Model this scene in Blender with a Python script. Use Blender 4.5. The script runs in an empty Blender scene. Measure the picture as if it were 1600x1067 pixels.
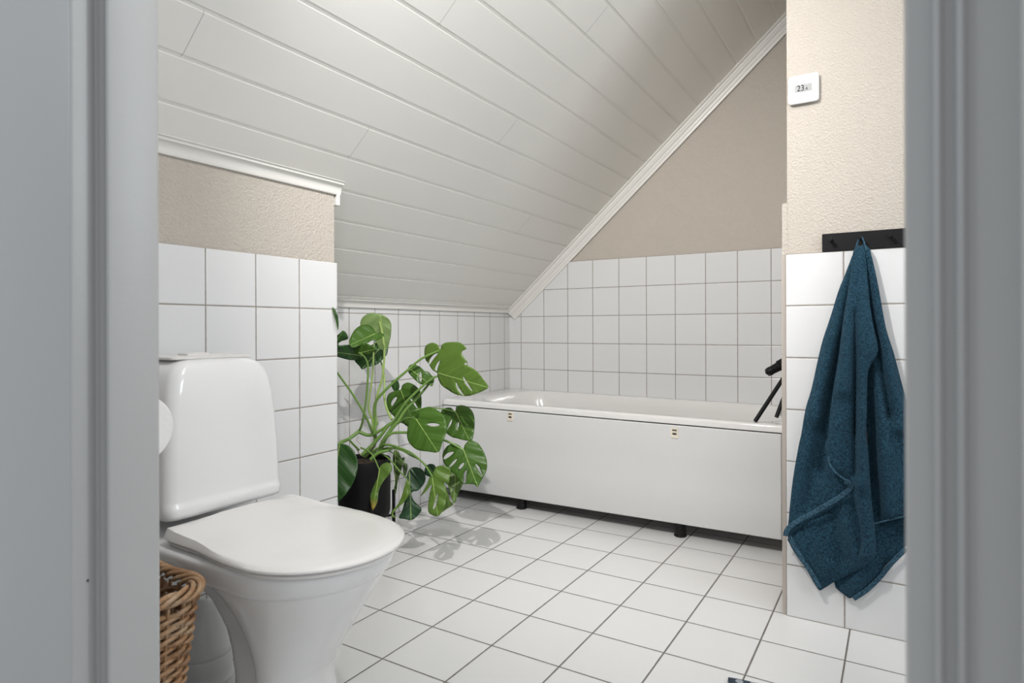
import bpy, bmesh, math, random
from mathutils import Vector, Matrix, noise
from mathutils.geometry import delaunay_2d_cdt
random.seed(7)
C = bpy.context.scene.collection
PI = math.pi

# ------------------------------------------------------------------ camera geometry
FOC, PSI, CZ, CYP, ROLL = 978.47, .5535, .8366, 512.99, -.0031
SN, CS = math.sin(PSI), math.cos(PSI)

def at(px, py, d):
    """world point seen at photo pixel (px, py) at view depth d (metres)"""
    u, v = px-800, py-CYP
    c, s = math.cos(-ROLL), math.sin(-ROLL)
    u, v = u*c-v*s, u*s+v*c
    a, b = u/FOC, -v/FOC
    return Vector(((a*CS-SN)*d, (a*SN+CS)*d, CZ+b*d))

def at_y(px, py, y):
    q = at(px, py, 1.0)
    return at(px, py, y/q.y)

# ------------------------------------------------------------------ helpers
def setp(o, label=None, cat=None, group=None, kind=None):
    if label: o['label'] = label
    if cat: o['category'] = cat
    if group: o['group'] = group
    if kind: o['kind'] = kind
    return o

class MB:
    def __init__(s): s.v = []; s.f = []; s.uv = None
    def add(s, vs, fs):
        b = len(s.v); s.v += [tuple(p) for p in vs]; s.f += [tuple(i+b for i in f) for f in fs]
    def box(s, x0, x1, y0, y1, z0, z1):
        s.add([(x0,y0,z0),(x1,y0,z0),(x1,y1,z0),(x0,y1,z0),(x0,y0,z1),(x1,y0,z1),(x1,y1,z1),(x0,y1,z1)],
              [(0,3,2,1),(4,5,6,7),(0,1,5,4),(1,2,6,5),(2,3,7,6),(3,0,4,7)])
    def loft(s, rings, cap0=True, cap1=True, closed=True):
        n = len(rings[0]); vs = [p for r in rings for p in r]; fs = []
        for i in range(len(rings)-1):
            for j in range(n if closed else n-1):
                k = (j+1) % n
                fs.append((i*n+j, i*n+k, (i+1)*n+k, (i+1)*n+j))
        if cap0: fs.append(tuple(reversed(range(n))))
        if cap1: fs.append(tuple((len(rings)-1)*n+j for j in range(n)))
        s.add(vs, fs)
    def tube(s, pts, rad, n=8, sub=6, smooth=True, flat=1.0):
        pts = [Vector(p) for p in pts]
        rr = rad if isinstance(rad, (list, tuple)) else [rad]*len(pts)
        if smooth and len(pts) > 2: pts, rr = catmull(pts, rr, sub)
        rings = []; up = None
        for i, p in enumerate(pts):
            t = (pts[min(i+1, len(pts)-1)]-pts[max(i-1, 0)])
            if t.length < 1e-9: t = Vector((0,0,1))
            t.normalize()
            if up is None:
                up = Vector((0,0,1)) if abs(t.z) < .9 else Vector((1,0,0))
            a = t.cross(up)
            if a.length < 1e-4: a = t.cross(Vector((.3,.8,.1)))
            a.normalize(); b = a.cross(t).normalized(); up = b
            rings.append([p+(a*math.cos(2*PI*k/n)+b*flat*math.sin(2*PI*k/n))*rr[i] for k in range(n)])
        s.loft(rings)
    def build(s, name, mat, parent=None, smooth=True, ang=38, mods=()):
        me = bpy.data.meshes.new(name); me.from_pydata(s.v, [], s.f); me.update()
        bm = bmesh.new(); bm.from_mesh(me); bmesh.ops.recalc_face_normals(bm, faces=bm.faces); bm.to_mesh(me); bm.free()
        if smooth:
            for p in me.polygons: p.use_smooth = True
            me.set_sharp_from_angle(angle=math.radians(ang))
        o = bpy.data.objects.new(name, me); C.objects.link(o)
        if mat: me.materials.append(mat)
        if parent: o.parent = parent; o.matrix_parent_inverse = Matrix.Translation(-Vector(parent.location))
        for m in mods:
            if m[0] == 'bevel':
                b = o.modifiers.new('bevel', 'BEVEL'); b.width = m[1]; b.segments = m[2]; b.limit_method = 'ANGLE'; b.harden_normals = False
            if m[0] == 'solid':
                b = o.modifiers.new('solidify', 'SOLIDIFY'); b.thickness = m[1]; b.offset = 0
            if m[0] == 'sub':
                b = o.modifiers.new('subsurf', 'SUBSURF'); b.levels = m[1]; b.render_levels = m[1]
        return o

def catmull(P, R, sub, closed=False):
    out = []; ro = []; n = len(P)
    rng = range(n) if closed else range(n-1)
    for i in rng:
        if closed: a, b, c, d = P[(i-1) % n], P[i], P[(i+1) % n], P[(i+2) % n]; r0, r1 = R[i], R[(i+1) % n]
        else: a, b, c, d = P[max(i-1,0)], P[i], P[i+1], P[min(i+2,n-1)]; r0, r1 = R[i], R[i+1]
        for k in range(sub):
            t = k/sub
            out.append(.5*((2*b)+(c-a)*t+(2*a-5*b+4*c-d)*t*t+(3*b-3*c+d-a)*t**3)); ro.append(r0+(r1-r0)*t)
    if not closed: out.append(P[-1]); ro.append(R[-1])
    return out, ro

def empty(name, loc, label=None, cat=None, group=None):
    o = bpy.data.objects.new(name, None); C.objects.link(o); o.location = loc; o.empty_display_size = .05
    return setp(o, label, cat, group)

def rrect(cx, cy, hx, hy, r, z, n=8):
    pts = []; r = min(r, hx-1e-4, hy-1e-4)
    for qx, qy, a0 in ((1,1,0),(-1,1,PI/2),(-1,-1,PI),(1,-1,1.5*PI)):
        for k in range(n+1):
            a = a0+PI/2*k/n
            pts.append(Vector((cx+qx*(hx-r)+r*math.cos(a), cy+qy*(hy-r)+r*math.sin(a), z)))
    return pts

# ------------------------------------------------------------------ materials
class NT:
    def __init__(s, name):
        s.m = bpy.data.materials.new(name); s.m.use_nodes = True; s.t = s.m.node_tree; s.t.nodes.clear()
        s.out = s.n('ShaderNodeOutputMaterial'); s.b = s.n('ShaderNodeBsdfPrincipled'); s.l(s.b, 0, s.out, 0)
    def n(s, ty, **kw):
        x = s.t.nodes.new(ty)
        for k, v in kw.items(): setattr(x, k, v)
        return x
    def l(s, a, i, b, j): s.t.links.new(a.outputs[i], b.inputs[j])
    def math(s, op, a, b=None, c=None, clamp=False):
        x = s.n('ShaderNodeMath', operation=op); x.use_clamp = clamp
        for i, q in enumerate((a, b, c)):
            if q is None: continue
            if isinstance(q, (int, float)): x.inputs[i].default_value = q
            else: s.t.links.new(q, x.inputs[i])
        return x.outputs[0]
    def mix(s, f, a, b):
        x = s.n('ShaderNodeMix', data_type='RGBA')
        for sock, q in ((x.inputs[0], f), (x.inputs[6], a), (x.inputs[7], b)):
            if isinstance(q, (int, float)): sock.default_value = q
            elif isinstance(q, (tuple, list)): sock.default_value = (*q, 1) if len(q) == 3 else q
            else: s.t.links.new(q, sock)
        return x.outputs[2]
    def coord(s, which='Object'):
        return s.n('ShaderNodeTexCoord').outputs[which]
    def noise(s, co, scale, detail=2, rough=.5):
        x = s.n('ShaderNodeTexNoise'); x.inputs['Scale'].default_value = scale; x.inputs['Detail'].default_value = detail
        x.inputs['Roughness'].default_value = rough; s.t.links.new(co, x.inputs['Vector']); return x.outputs[0]
    def bump(s, h, strength, dist, prev=None):
        x = s.n('ShaderNodeBump'); x.inputs['Strength'].default_value = strength; x.inputs['Distance'].default_value = dist
        s.t.links.new(h, x.inputs['Height'])
        if prev: s.t.links.new(prev, x.inputs['Normal'])
        return x.outputs[0]
    def ramp(s, f, a, b, lo=0., hi=1.):
        x = s.n('ShaderNodeMapRange'); x.inputs[1].default_value = a; x.inputs[2].default_value = b
        x.inputs[3].default_value = lo; x.inputs[4].default_value = hi; x.clamp = True
        s.t.links.new(f, x.inputs[0]); return x.outputs[0]
    def set(s, **kw):
        for k, v in kw.items():
            i = s.b.inputs[k.replace('_', ' ')]
            if isinstance(v, (int, float)): i.default_value = v
            elif isinstance(v, tuple): i.default_value = (*v, 1) if len(v) == 3 else v
            else: s.t.links.new(v, i)
        return s

def plain(name, col, rough=.5, metal=0., spec=.5, bump=None, coat=0., var=.02):
    t = NT(name); co = t.coord()
    n = t.noise(co, 9, 3)
    c = t.mix(n, tuple(x*(1-var) for x in col), tuple(min(1, x*(1+var)) for x in col))
    t.set(Base_Color=c, Roughness=rough, Metallic=metal, Specular_IOR_Level=spec, Coat_Weight=coat)
    if bump: t.set(Normal=t.bump(t.noise(co, bump[0], 3), bump[1], bump[2]))
    return t.m

def tile_mat(name, axes, org, size, grout, gcol, tcol, rough, wav=.12, lift=.0015):
    t = NT(name); co = t.coord(); s = t.n('ShaderNodeSeparateXYZ'); t.t.links.new(co, s.inputs[0])
    u = t.math('DIVIDE', t.math('SUBTRACT', s.outputs['XYZ'.index(axes[0])], org[0]), size)
    v = t.math('DIVIDE', t.math('SUBTRACT', s.outputs['XYZ'.index(axes[1])], org[1]), size)
    du = t.math('MULTIPLY', t.math('PINGPONG', u, .5), size); dv = t.math('MULTIPLY', t.math('PINGPONG', v, .5), size)
    # pingpong(.,.5) is 0 on whole numbers: distance to the nearest joint line
    d = t.math('MINIMUM', du, dv)
    jit = t.noise(co, 55, 2); d = t.math('ADD', d, t.math('MULTIPLY', t.math('SUBTRACT', jit, .5), .0009))
    msk = t.ramp(d, grout/2-.0003, grout/2+.0003)
    cb = t.n('ShaderNodeCombineXYZ'); t.t.links.new(t.math('FLOOR', u), cb.inputs[0]); t.t.links.new(t.math('FLOOR', v), cb.inputs[1])
    wn = t.n('ShaderNodeTexWhiteNoise'); wn.noise_dimensions = '3D'; t.t.links.new(cb.outputs[0], wn.inputs['Vector'])
    tc = t.mix(wn.outputs[0], tuple(x*.975 for x in tcol), tcol)
    sp = t.noise(co, 260, 1); tc = t.mix(t.ramp(sp, .80, .84, 0, .35), tc, tuple(x*.6 for x in tcol))
    gn = t.noise(co, 30, 3); gc = t.mix(gn, tuple(x*.75 for x in gcol), tuple(min(1, x*1.25) for x in gcol))
    h = t.ramp(d, grout/2-.0004, grout/2+.0022)
    nb = t.bump(h, .55, lift); nb = t.bump(t.noise(co, 14, 1), wav, .004, nb); nb = t.bump(t.noise(co, 700, 1), .05, .0006, nb)
    t.set(Base_Color=t.mix(msk, gc, tc), Roughness=t.ramp(msk, 0, 1, .85, rough), Normal=nb)
    return t.m

GR_W = (.27, .24, .21); TW = (.70, .708, .715)
M = {}
M['floor'] = tile_mat('floor_tiles', 'XY', (-1.5162, 2.5756), .1998, .0042, (.15, .135, .12), (.73, .73, .725), .2)
M['tile_back'] = tile_mat('back_wall_tiles', 'XZ', (-1.853, .1532), .15, .0034, GR_W, TW, .16)
M['tile_knee'] = tile_mat('knee_wall_tiles', 'YZ', (1.8465, .9019), .1495, .0034, GR_W, TW, .16)
M['tile_left'] = tile_mat('toilet_wall_tiles', 'YZ', (.9656, .0009), .1497, .0034, GR_W, TW, .16)
M['tile_part'] = tile_mat('partition_tiles', 'XZ', (-.2804, 0.), .1499, .0036, GR_W, TW, .16)
M['grout'] = plain('grout_strip', (.42, .38, .34), .8)

def wallpaper(name, col):
    t = NT(name); co = t.coord()
    v = t.n('ShaderNodeTexVoronoi'); v.inputs['Scale'].default_value = 170; v.feature = 'SMOOTH_F1'; t.t.links.new(co, v.inputs['Vector'])
    n1 = t.noise(co, 185, 4, .6); n2 = t.noise(co, 60, 3)
    nb = t.bump(n1, .75, .0075); nb = t.bump(n2, .3, .003, nb); nb = t.bump(v.outputs[0], .25, .0015, nb)
    t.set(Base_Color=t.mix(n2, tuple(x*.97 for x in col), col), Roughness=.8, Normal=nb, Specular_IOR_Level=.25)
    return t.m
M['paper'] = wallpaper('beige_textured_wallpaper', (.545, .500, .445))

def paint(name, col, rough=.4, bs=.05):
    t = NT(name); co = t.coord(); mp = t.n('ShaderNodeMapping'); mp.inputs['Scale'].default_value = (1, .12, 1); t.t.links.new(co, mp.inputs[0])
    nb = t.bump(t.noise(mp.outputs[0], 300, 2), bs, .001); nb = t.bump(t.noise(co, 35, 3), bs*1.4, .002, nb)
    t.set(Base_Color=col, Roughness=rough, Normal=nb)
    return t.m
M['trim'] = paint('white_trim_paint', (.74, .73, .70), .35)
M['jamb'] = paint('cool_grey_door_frame_paint', (.40, .405, .405), .42, .10)
M['white'] = plain('white_paint', (.74, .73, .71), .6)

def ceiling_mat():
    t = NT('ceiling_board_paint'); co = t.coord(); s = t.n('ShaderNodeSeparateXYZ'); t.t.links.new(co, s.inputs[0])
    m = None
    for y, x0, x1 in ((.800,-1.360,-1.271),(1.382,-1.449,-1.360),(1.377,-1.093,-1.004),(1.955,-1.271,-1.182),(2.522,-1.54,-1.449),(1.953,-.915,-.826)):
        a = t.math('LESS_THAN', t.math('ABSOLUTE', t.math('SUBTRACT', s.outputs[1], y)), .0007)
        b = t.math('MULTIPLY', t.math('GREATER_THAN', s.outputs[0], x0), t.math('LESS_THAN', s.outputs[0], x1))
        a = t.math('MULTIPLY', a, b); m = a if m is None else t.math('MAXIMUM', m, a)
    base = (.88, .868, .83)
    c = t.mix(m, base, (.42, .40, .37))
    mp = t.n('ShaderNodeMapping'); mp.inputs['Scale'].default_value = (1, .06, 1); t.t.links.new(co, mp.inputs[0])
    nb = t.bump(t.noise(mp.outputs[0], 240, 2), .06, .0012)
    t.set(Base_Color=c, Roughness=.42, Normal=nb)
    return t.m
M['ceil'] = ceiling_mat()
M['porcelain'] = plain('glazed_porcelain', (.80, .80, .80), .07, coat=.3, var=.005)
M['lid'] = plain('toilet_lid_plastic', (.80, .785, .77), .2, bump=(260, .03, .001), var=.005)
M['button'] = plain('flush_plate_plastic', (.74, .72, .70), .3)
M['enamel'] = plain('bath_enamel', (.71, .705, .695), .10, coat=.3, var=.005)
M['panel'] = plain('bath_panel_paint', (.63, .635, .635), .22, bump=(6, .04, .004), var=.01)
M['clip'] = plain('ivory_plastic', (.72, .66, .55), .45)
M['dark'] = plain('dark_recess', (.05, .045, .04), .6)
M['blackplastic'] = plain('black_plastic', (.006, .006, .006), .4, spec=.3)
M['blackmetal'] = plain('matt_black_powder_coat', (.006, .006, .007), .5, spec=.2, bump=(600, .1, .0005))
M['pot'] = plain('matt_black_pot', (.004, .004, .0045), .55, spec=.22, bump=(300, .06, .001))
M['soil'] = plain('potting_soil', (.045, .028, .018), .95, bump=(140, 1., .01), var=.6)
M['root'] = plain('pale_root', (.45, .38, .28), .7)
M['screen'] = plain('grey_display', (.36, .37, .365), .4, spec=.1)
M['digits'] = plain('display_digits', (.01, .01, .01), .6, spec=.05)
M['whiteplastic'] = plain('white_plastic', (.80, .80, .79), .3)
M['pipe'] = plain('grey_white_pipe', (.62, .63, .64), .3)
M['paperroll'] = plain('toilet_paper', (.80, .79, .78), .9, bump=(180, .3, .002))
M['chrome'] = plain('brushed_chrome', (.7, .7, .7), .2, metal=1.)
M['glass'] = plain('pale_glass', (.85, .9, .95), .1)

def wicker():
    t = NT('wicker_willow'); co = t.coord()
    n = t.noise(co, 26, 3, .6); n2 = t.noise(co, 240, 3)
    cr = t.n('ShaderNodeValToRGB'); e = cr.color_ramp.elements
    e[0].position = .3; e[0].color = (.16, .075, .032, 1); e[1].position = .7; e[1].color = (.46, .33, .21, 1)
    x = e.new(.5); x.color = (.36, .20, .095, 1)
    t.t.links.new(n, cr.inputs[0])
    t.set(Base_Color=t.mix(t.ramp(n2, .3, .7, 0, .4), cr.outputs[0], (.12, .07, .04)), Roughness=.5, Normal=t.bump(n2, .4, .001))
    return t.m
M['wicker'] = wicker()

def leaf_mat(name='monstera_leaf', tipcol=None):
    t = NT(name); oi = t.n('ShaderNodeObjectInfo'); uv = t.n('ShaderNodeUVMap'); uv.uv_map = 'leafuv'
    s = t.n('ShaderNodeSeparateXYZ'); t.t.links.new(uv.outputs[0], s.inputs[0])
    u, v = s.outputs[0], t.math('ABSOLUTE', t.math('SUBTRACT', s.outputs[1], .5))
    ph = t.math('SUBTRACT', t.math('MULTIPLY', u, 7.), t.math('MULTIPLY', v, 6.))
    dv = t.math('PINGPONG', ph, .5)
    side = t.ramp(dv, .0, .05, 1., 0.)
    mid = t.ramp(v, .004, .012, 1., 0.)
    fade = t.ramp(v, .02, .34, 1., .15)
    vein = t.math('MAXIMUM', mid, t.math('MULTIPLY', t.math('MULTIPLY', side, fade), .42))
    co = t.coord(); n = t.noise(co, 22, 3)
    base = oi.outputs['Color']
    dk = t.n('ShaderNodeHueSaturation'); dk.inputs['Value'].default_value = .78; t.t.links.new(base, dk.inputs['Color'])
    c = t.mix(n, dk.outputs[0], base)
    c = t.mix(vein, c, (.30, .46, .13))
    if tipcol: c = t.mix(t.ramp(t.math('ADD', u, t.math('MULTIPLY', n, .3)), .88, 1.12), c, tipcol)
    nb = t.bump(dv, .16, .004); nb = t.bump(t.noise(co, 60, 2), .15, .003, nb)
    t.set(Base_Color=c, Roughness=.38, Normal=nb, Specular_IOR_Level=.45)
    tr = t.n('ShaderNodeBsdfTranslucent'); t.t.links.new(c, tr.inputs[0]); mx = t.n('ShaderNodeMixShader'); mx.inputs[0].default_value = .22
    t.l(t.b, 0, mx, 1); t.l(tr, 0, mx, 2); t.l(mx, 0, t.out, 0)
    return t.m
M['leaf'] = leaf_mat(); M['leaf_tip'] = leaf_mat('monstera_leaf_yellow_tip', (.40, .30, .06))
def stem_mat(name, col):
    t = NT(name); co = t.coord(); n = t.noise(co, 30, 3)
    t.set(Base_Color=t.mix(n, tuple(x*.75 for x in col), tuple(x*1.2 for x in col)), Roughness=.42); return t.m
M['stem'] = stem_mat('monstera_stem', (.15, .27, .06))
M['stemlight'] = stem_mat('monstera_stem_pale', (.30, .42, .12))

def terry(name, col, stripes=True):
    t = NT(name); co = t.coord()
    n = t.noise(co, 210, 4, .7); n2 = t.noise(co, 90, 3); n3 = t.noise(co, 7, 2)
    c = t.mix(t.ramp(n, .35, .68), tuple(x*.32 for x in col), tuple(x*2.0 for x in col))
    c = t.mix(t.ramp(n3, .3, .7, 0, .25), c, tuple(x*.7 for x in col))
    nb = t.bump(n, .9, .004); nb = t.bump(n2, .5, .005, nb)
    t.set(Base_Color=c, Roughness=.95, Normal=nb, Specular_IOR_Level=.1, Sheen_Weight=.15, Sheen_Roughness=.5)
    t.b.inputs['Sheen Tint'].default_value = (.25, .45, .6, 1)
    return t.m
M['towel'] = terry('petrol_blue_terry', (.016, .047, .074))
M['hem'] = terry('petrol_blue_hem', (.040, .090, .132))

# ------------------------------------------------------------------ room shell
def struct(name, mb, mat, parent=None, **k):
    o = mb.build(name, mat, parent, **k)
    if parent is None: o['kind'] = 'structure'
    return o

CEIL = lambda x: .9325+.888*(x+1.931)
b = MB(); b.box(-2.1, 1.5, -.9, 3.25, -.08, 0); struct('floor', b, M['floor'], smooth=False)

# toilet wall (left): wallpaper wall with proud tile band
def wall_prism(name, poly, y0, y1, mat, parent=None):   # polygon in XZ, extruded along Y
    b = MB(); n = len(poly)
    b.loft([[(x, y0, z) for x, z in poly], [(x, y1, z) for x, z in poly]]); return struct(name, b, mat, parent, smooth=False)
def wall_prism_x(name, poly, x0, x1, mat, parent=None):  # polygon in YZ, extruded along X
    b = MB(); b.loft([[(x0, y, z) for y, z in poly], [(x1, y, z) for y, z in poly]]); return struct(name, b, mat, parent, smooth=False)
wl = wall_prism('wall_left', [(-2.0,0),(-1.538,0),(-1.538,CEIL(-1.538)+.02),(-2.0,CEIL(-2.0)+.02)], .36, 1.407, M['paper'])
b = MB(); b.box(-1.539,-1.532,.45,1.413,0,1.0475); b.box(-1.9313,-1.5392,1.4065,1.4128,0,.92); 
struct('wall_tiles', b, M['tile_left'], wl, smooth=False)
b = MB(); b.box(-2.05,-1.9313,1.413,3.2,0,1.05); struct('wall_knee', b, M['tile_knee'], smooth=False)
# back wall: wallpaper + tiles
b = MB(); b.box(-2.05,1.5,3.1044,3.2,0,2.6); wb = struct('wall_back', b, M['paper'], smooth=False)
b = MB(); b.box(-1.94,.2,3.0984,3.1050,0,1.2032); struct('wall_tiles', b, M['tile_back'], wb, smooth=False)
# partition
b = MB(); b.box(-.276,1.5,1.9716,3.12,0,2.6); wp = struct('wall_partition', b, M['paper'], smooth=False)
b = MB(); b.box(-.2804,1.5,1.9656,1.9720,0,1.0495); struct('wall_tiles', b, M['tile_part'], wp, smooth=False)
b = MB(); b.box(-.2915,-.2757,1.9685,3.11,0,1.049); struct('tile_edge_strip', b, M['grout'], wp, smooth=False)
b = MB(); b.box(-.2895,-.2755,1.9700,3.11,1.049,1.198); struct('wallpaper_edge', b, M['paper'], wp, smooth=False)
# right wall with a window, front wall with the door opening
WX = 1.30
b = MB()
b.box(WX,WX+.12,.36,.8,0,2.6); b.box(WX,WX+.12,1.6,2.0,0,2.6); b.box(WX,WX+.12,.8,1.6,0,1.1); b.box(WX,WX+.12,.8,1.6,2.0,2.6)
struct('wall_right', b, M['paper'], smooth=False)
DX0, DX1, DZ = -.852, .0315, 2.04   # rough opening of the frame
b = MB(); b.box(-2.05,DX0-.02,.3700,.45,0,2.6); b.box(DX1+.02,1.42,.3700,.45,0,2.6); b.box(DX0-.02,DX1+.02,.3700,.45,DZ+.04,2.6)
struct('wall_front', b, M['white'], smooth=False)
w = empty('window_1', (WX,1.2,1.55)); w['kind'] = 'structure'
b = MB(); b.box(WX-.01,WX+.05,.8,.85,1.1,2.0); b.box(WX-.01,WX+.05,1.55,1.6,1.1,2.0); b.box(WX-.01,WX+.05,.85,1.55,1.1,1.15); b.box(WX-.01,WX+.05,.85,1.55,1.95,2.0); b.box(WX-.01,WX+.05,1.18,1.22,1.15,1.95)
b.build('window_frame', M['trim'], w, smooth=False)

# sloping boarded ceiling: boards running along Y with sunk joints
dirv = Vector((1, 0, .888)).normalized(); nrm = Vector((-.888, 0, 1)).normalized()   # nrm points up/out
def cp(x, up=0.):    # point on ceiling line in XZ, raised by up along the outward normal
    return (x+nrm.x*up, CEIL(x)+nrm.z*up)
prof = []; step = .0889; g = .0086; X0 = -1.449-6*step
k = 0
while X0+k*step < -.35:
    xe = X0+k*step
    prof += [cp(xe-.0002, .0), cp(xe+.0004, .0034), cp(xe+g-.0004, .0034), cp(xe+g+.0003, .0)]
    k += 1
XF = (2.36-.9325)/.888-1.931
prof = [p for p in prof if p[0] < XF-.02] + [(XF, 2.36)]
poly = prof+[(XF, 2.62), (-2.1, 2.62), (-2.1, prof[0][1])]
b = MB(); b.loft([[(x, .37, z) for x, z in poly], [(x, 3.12, z) for x, z in poly]]); struct('ceiling', b, M['ceil'], smooth=False)
b = MB(); b.box(XF,1.5,.37,3.12,2.36,2.5); struct('ceiling_flat', b, M['ceil'], smooth=False)

# mouldings -----------------------------------------------------------
def sweep(prof_pts, p0, p1, ax_u, ax_v, name, mat, **k):
    b = MB(); b.loft([[Vector(p0)+ax_u*u+ax_v*v for u, v in prof_pts], [Vector(p1)+ax_u*u+ax_v*v for u, v in prof_pts]])
    return struct(name, b, mat, ang=28, **k)
X_, Z_ = Vector((1,0,0)), Vector((0,0,1))
cove = [(0,0),(.008,0),(.010,.003),(.0105,.009),(.012,.016),(.015,.0225),(.020,.0275),(.0245,.0300),(.0265,.0312),(.0270,.0345),(.0280,.0365),(.0310,.0385),(.0330,.0400),(.033,.0440),(.0325,.066),(0,.060)]
zc = 1.2665
c1 = sweep([(u*.9, v) for u, v in cove[:-2]]+[(.0297, CEIL(-1.538+.0297)-zc+.004),(0, CEIL(-1.538)-zc+.004)], (-1.538,.45,zc), (-1.538,1.428,zc), X_, Z_, 'trim_1', M['trim'])
b = MB(); b.loft([[(-1.531-.40, 1.4125+u*.6, 1.232+v) for u, v in ((0,0),(.010,0),(.016,.010),(.018,.022),(.026,.034),(.026,.06),(0,.06))], [(-1.531+.0, 1.4125+u*.6, 1.232+v) for u, v in ((0,0),(.010,0),(.016,.010),(.018,.022),(.026,.034),(.026,.06),(0,.06))]])
# return piece, cut under the slope
b2 = MB(); b2.box(-1.560,-1.529,1.4125,1.426,1.232,1.275); b2.build('cornice_return', M['trim'], c1, mods=(('bevel',.003,2),))
zk = .9245
sweep([(u*1.0, v*.93) for u, v in cove[:-2]]+[(.033, CEIL(-1.9313+.033)-zk+.004),(0, CEIL(-1.9313)-zk+.012)], (-1.9313,1.413,zk), (-1.9313,3.1,zk), X_, Z_, 'trim_2', M['trim'])
# raking trim against the back wall, in the slope direction; v is measured down from the ceiling, u out from the wall
S0 = Vector((-1.9313, 3.0984, CEIL(-1.9313))); S1 = Vector((-.25, 3.0984, CEIL(-.25)))
rp = [(0,-.060),(.006,-.0605),(.008,-.056),(.0085,-.048),(.012,-.044),(.0125,-.038),(.015,-.033),(.021,-.028),(.0225,-.022),(.026,-.018),(.0265,-.010),(.036,-.005),(.040,.004),(0,.004)]
sweep(rp, S0, S1, Vector((0,-1,0)), nrm, 'trim_3', M['trim'])

# door frame ---------------------------------------------------------
def jamb_profile(sgn, xe, right=False):
    # from the bathroom corner to the hall face: (x toward the opening is +sgn)
    P = []
    def p(dx, y): P.append((xe-sgn*dx, y))
    p(.30,.4560); p(.012,.4560)
    for k in range(7):
        a = PI/2*k/6; p(.006-.006*math.sin(a), .450+.006*math.cos(a))
    p(.0,.3960); p(.0012,.3935)
    if right:      # flat face with two fine beads
        p(.0110,.3930)
        for k in range(7):
            a = PI*k/6; p(.0142-.0024*math.cos(a), .3930-.0048*math.sin(a))
        p(.0205,.3930)
        for k in range(7):
            a = PI*k/6; p(.0240-.0026*math.cos(a), .3930-.0052*math.sin(a))
        p(.33,.3930); p(.33,.4560)
        return P
    p(.0060,.3932); p(.0070,.3940)
    for k in range(5):
        a = PI*k/4; p(.0130-.0055*math.cos(a), .3950+.0040*math.sin(a))
    p(.0195,.3935); p(.0275,.3930); p(.0290,.3915)
    for k in range(5):
        a = PI/2*k/4; p(.0290+.004*(1-math.cos(a)), .3675-.004*math.sin(a))
    p(.33,.3635); p(.33,.4560)
    return P
door = empty('door_1', (-.41, .41, 0)); door['kind'] = 'structure'
for sgn, xe, nm in ((1,-.823,'left'), (-1,.0030,'right')):
    P = jamb_profile(-sgn, xe, nm == 'right')
    # sgn=+1: frame lies at x < xe
    if nm == 'left': P = [(xe-abs(x-xe), y) for x, y in P]
    else: P = [(xe+abs(x-xe), y) for x, y in P]
    b = MB(); b.loft([[(x, y, 0) for x, y in P], [(x, y, 2.03) for x, y in P]])
    o = struct('door_frame', b, M['jamb'], door, ang=30)
    if nm == 'left':
        # dark screw hole in the rebate
        h = MB(); q = Vector((-.8525, .3765, .590)); q = at(137, 907, 1); q = at(137, 907, (-.8521)/q.x)
        h.loft([[Vector((-.8524, q.y+.0016*math.cos(2*PI*k/12), q.z+.0020*math.sin(2*PI*k/12))) for k in range(12)], [Vector((-.8515, q.y+.0014*math.cos(2*PI*k/12), q.z+.0018*math.sin(2*PI*k/12))) for k in range(12)]])
        h.build('screw_hole', M['dark'], o)
b = MB(); b.box(-.823,.003,.39,.456,2.03,2.2); b.box(-.90,.08,.3635,.456,2.05,2.2); struct('door_head', b, M['jamb'], door, smooth=False)

# ------------------------------------------------------------------ bathtub
tz = lambda x: -.0057*(x+1.93)
tub = empty('bathtub', (-1.15, 2.77, 0), 'white enamelled bathtub with a white front panel, built in along the tiled back wall', 'bathtub')
cx, cy, hx, hy = (-1.930-.292)/2, (2.459+3.097)/2, (1.930-.292)/2, (3.097-2.459)/2
def ring(x0, x1, y0, y1, r, z):
    return [Vector((p.x, p.y, p.z+tz(p.x))) for p in rrect((x0+x1)/2, (y0+y1)/2, (x1-x0)/2, (y1-y0)/2, r, z, 10)]
L, R, F, B = -1.930, -.292, 2.459, 3.097
rings = [ring(L+.02,R-.02,F+.014,B-.02,.02,.460), ring(L,R,F+.001,B,.012,.461), ring(L,R,F,B,.014,.479), ring(L+.002,R-.002,F+.002,B-.002,.016,.4845), ring(L+.007,R-.007,F+.007,B-.007,.02,.4875), ring(L+.012,R-.01,F+.014,B-.012,.02,.4885),
         ring(L+.13,R-.08,F+.040,B-.040,.16,.4880), ring(L+.137,R-.085,F+.046,B-.045,.16,.4860), ring(L+.145,R-.09,F+.052,B-.051,.158,.478), ring(L+.165,R-.10,F+.062,B-.061,.15,.44),
         ring(L+.22,R-.12,F+.08,B-.08,.14,.30), ring(L+.29,R-.14,F+.10,B-.10,.13,.16), ring(L+.35,R-.17,F+.13,B-.13,.12,.12), ring(L+.50,R-.25,F+.20,B-.20,.10,.11)]
b = MB(); b.loft(rings, cap0=False, cap1=True); b.build('basin', M['enamel'], tub, ang=50)
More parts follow.
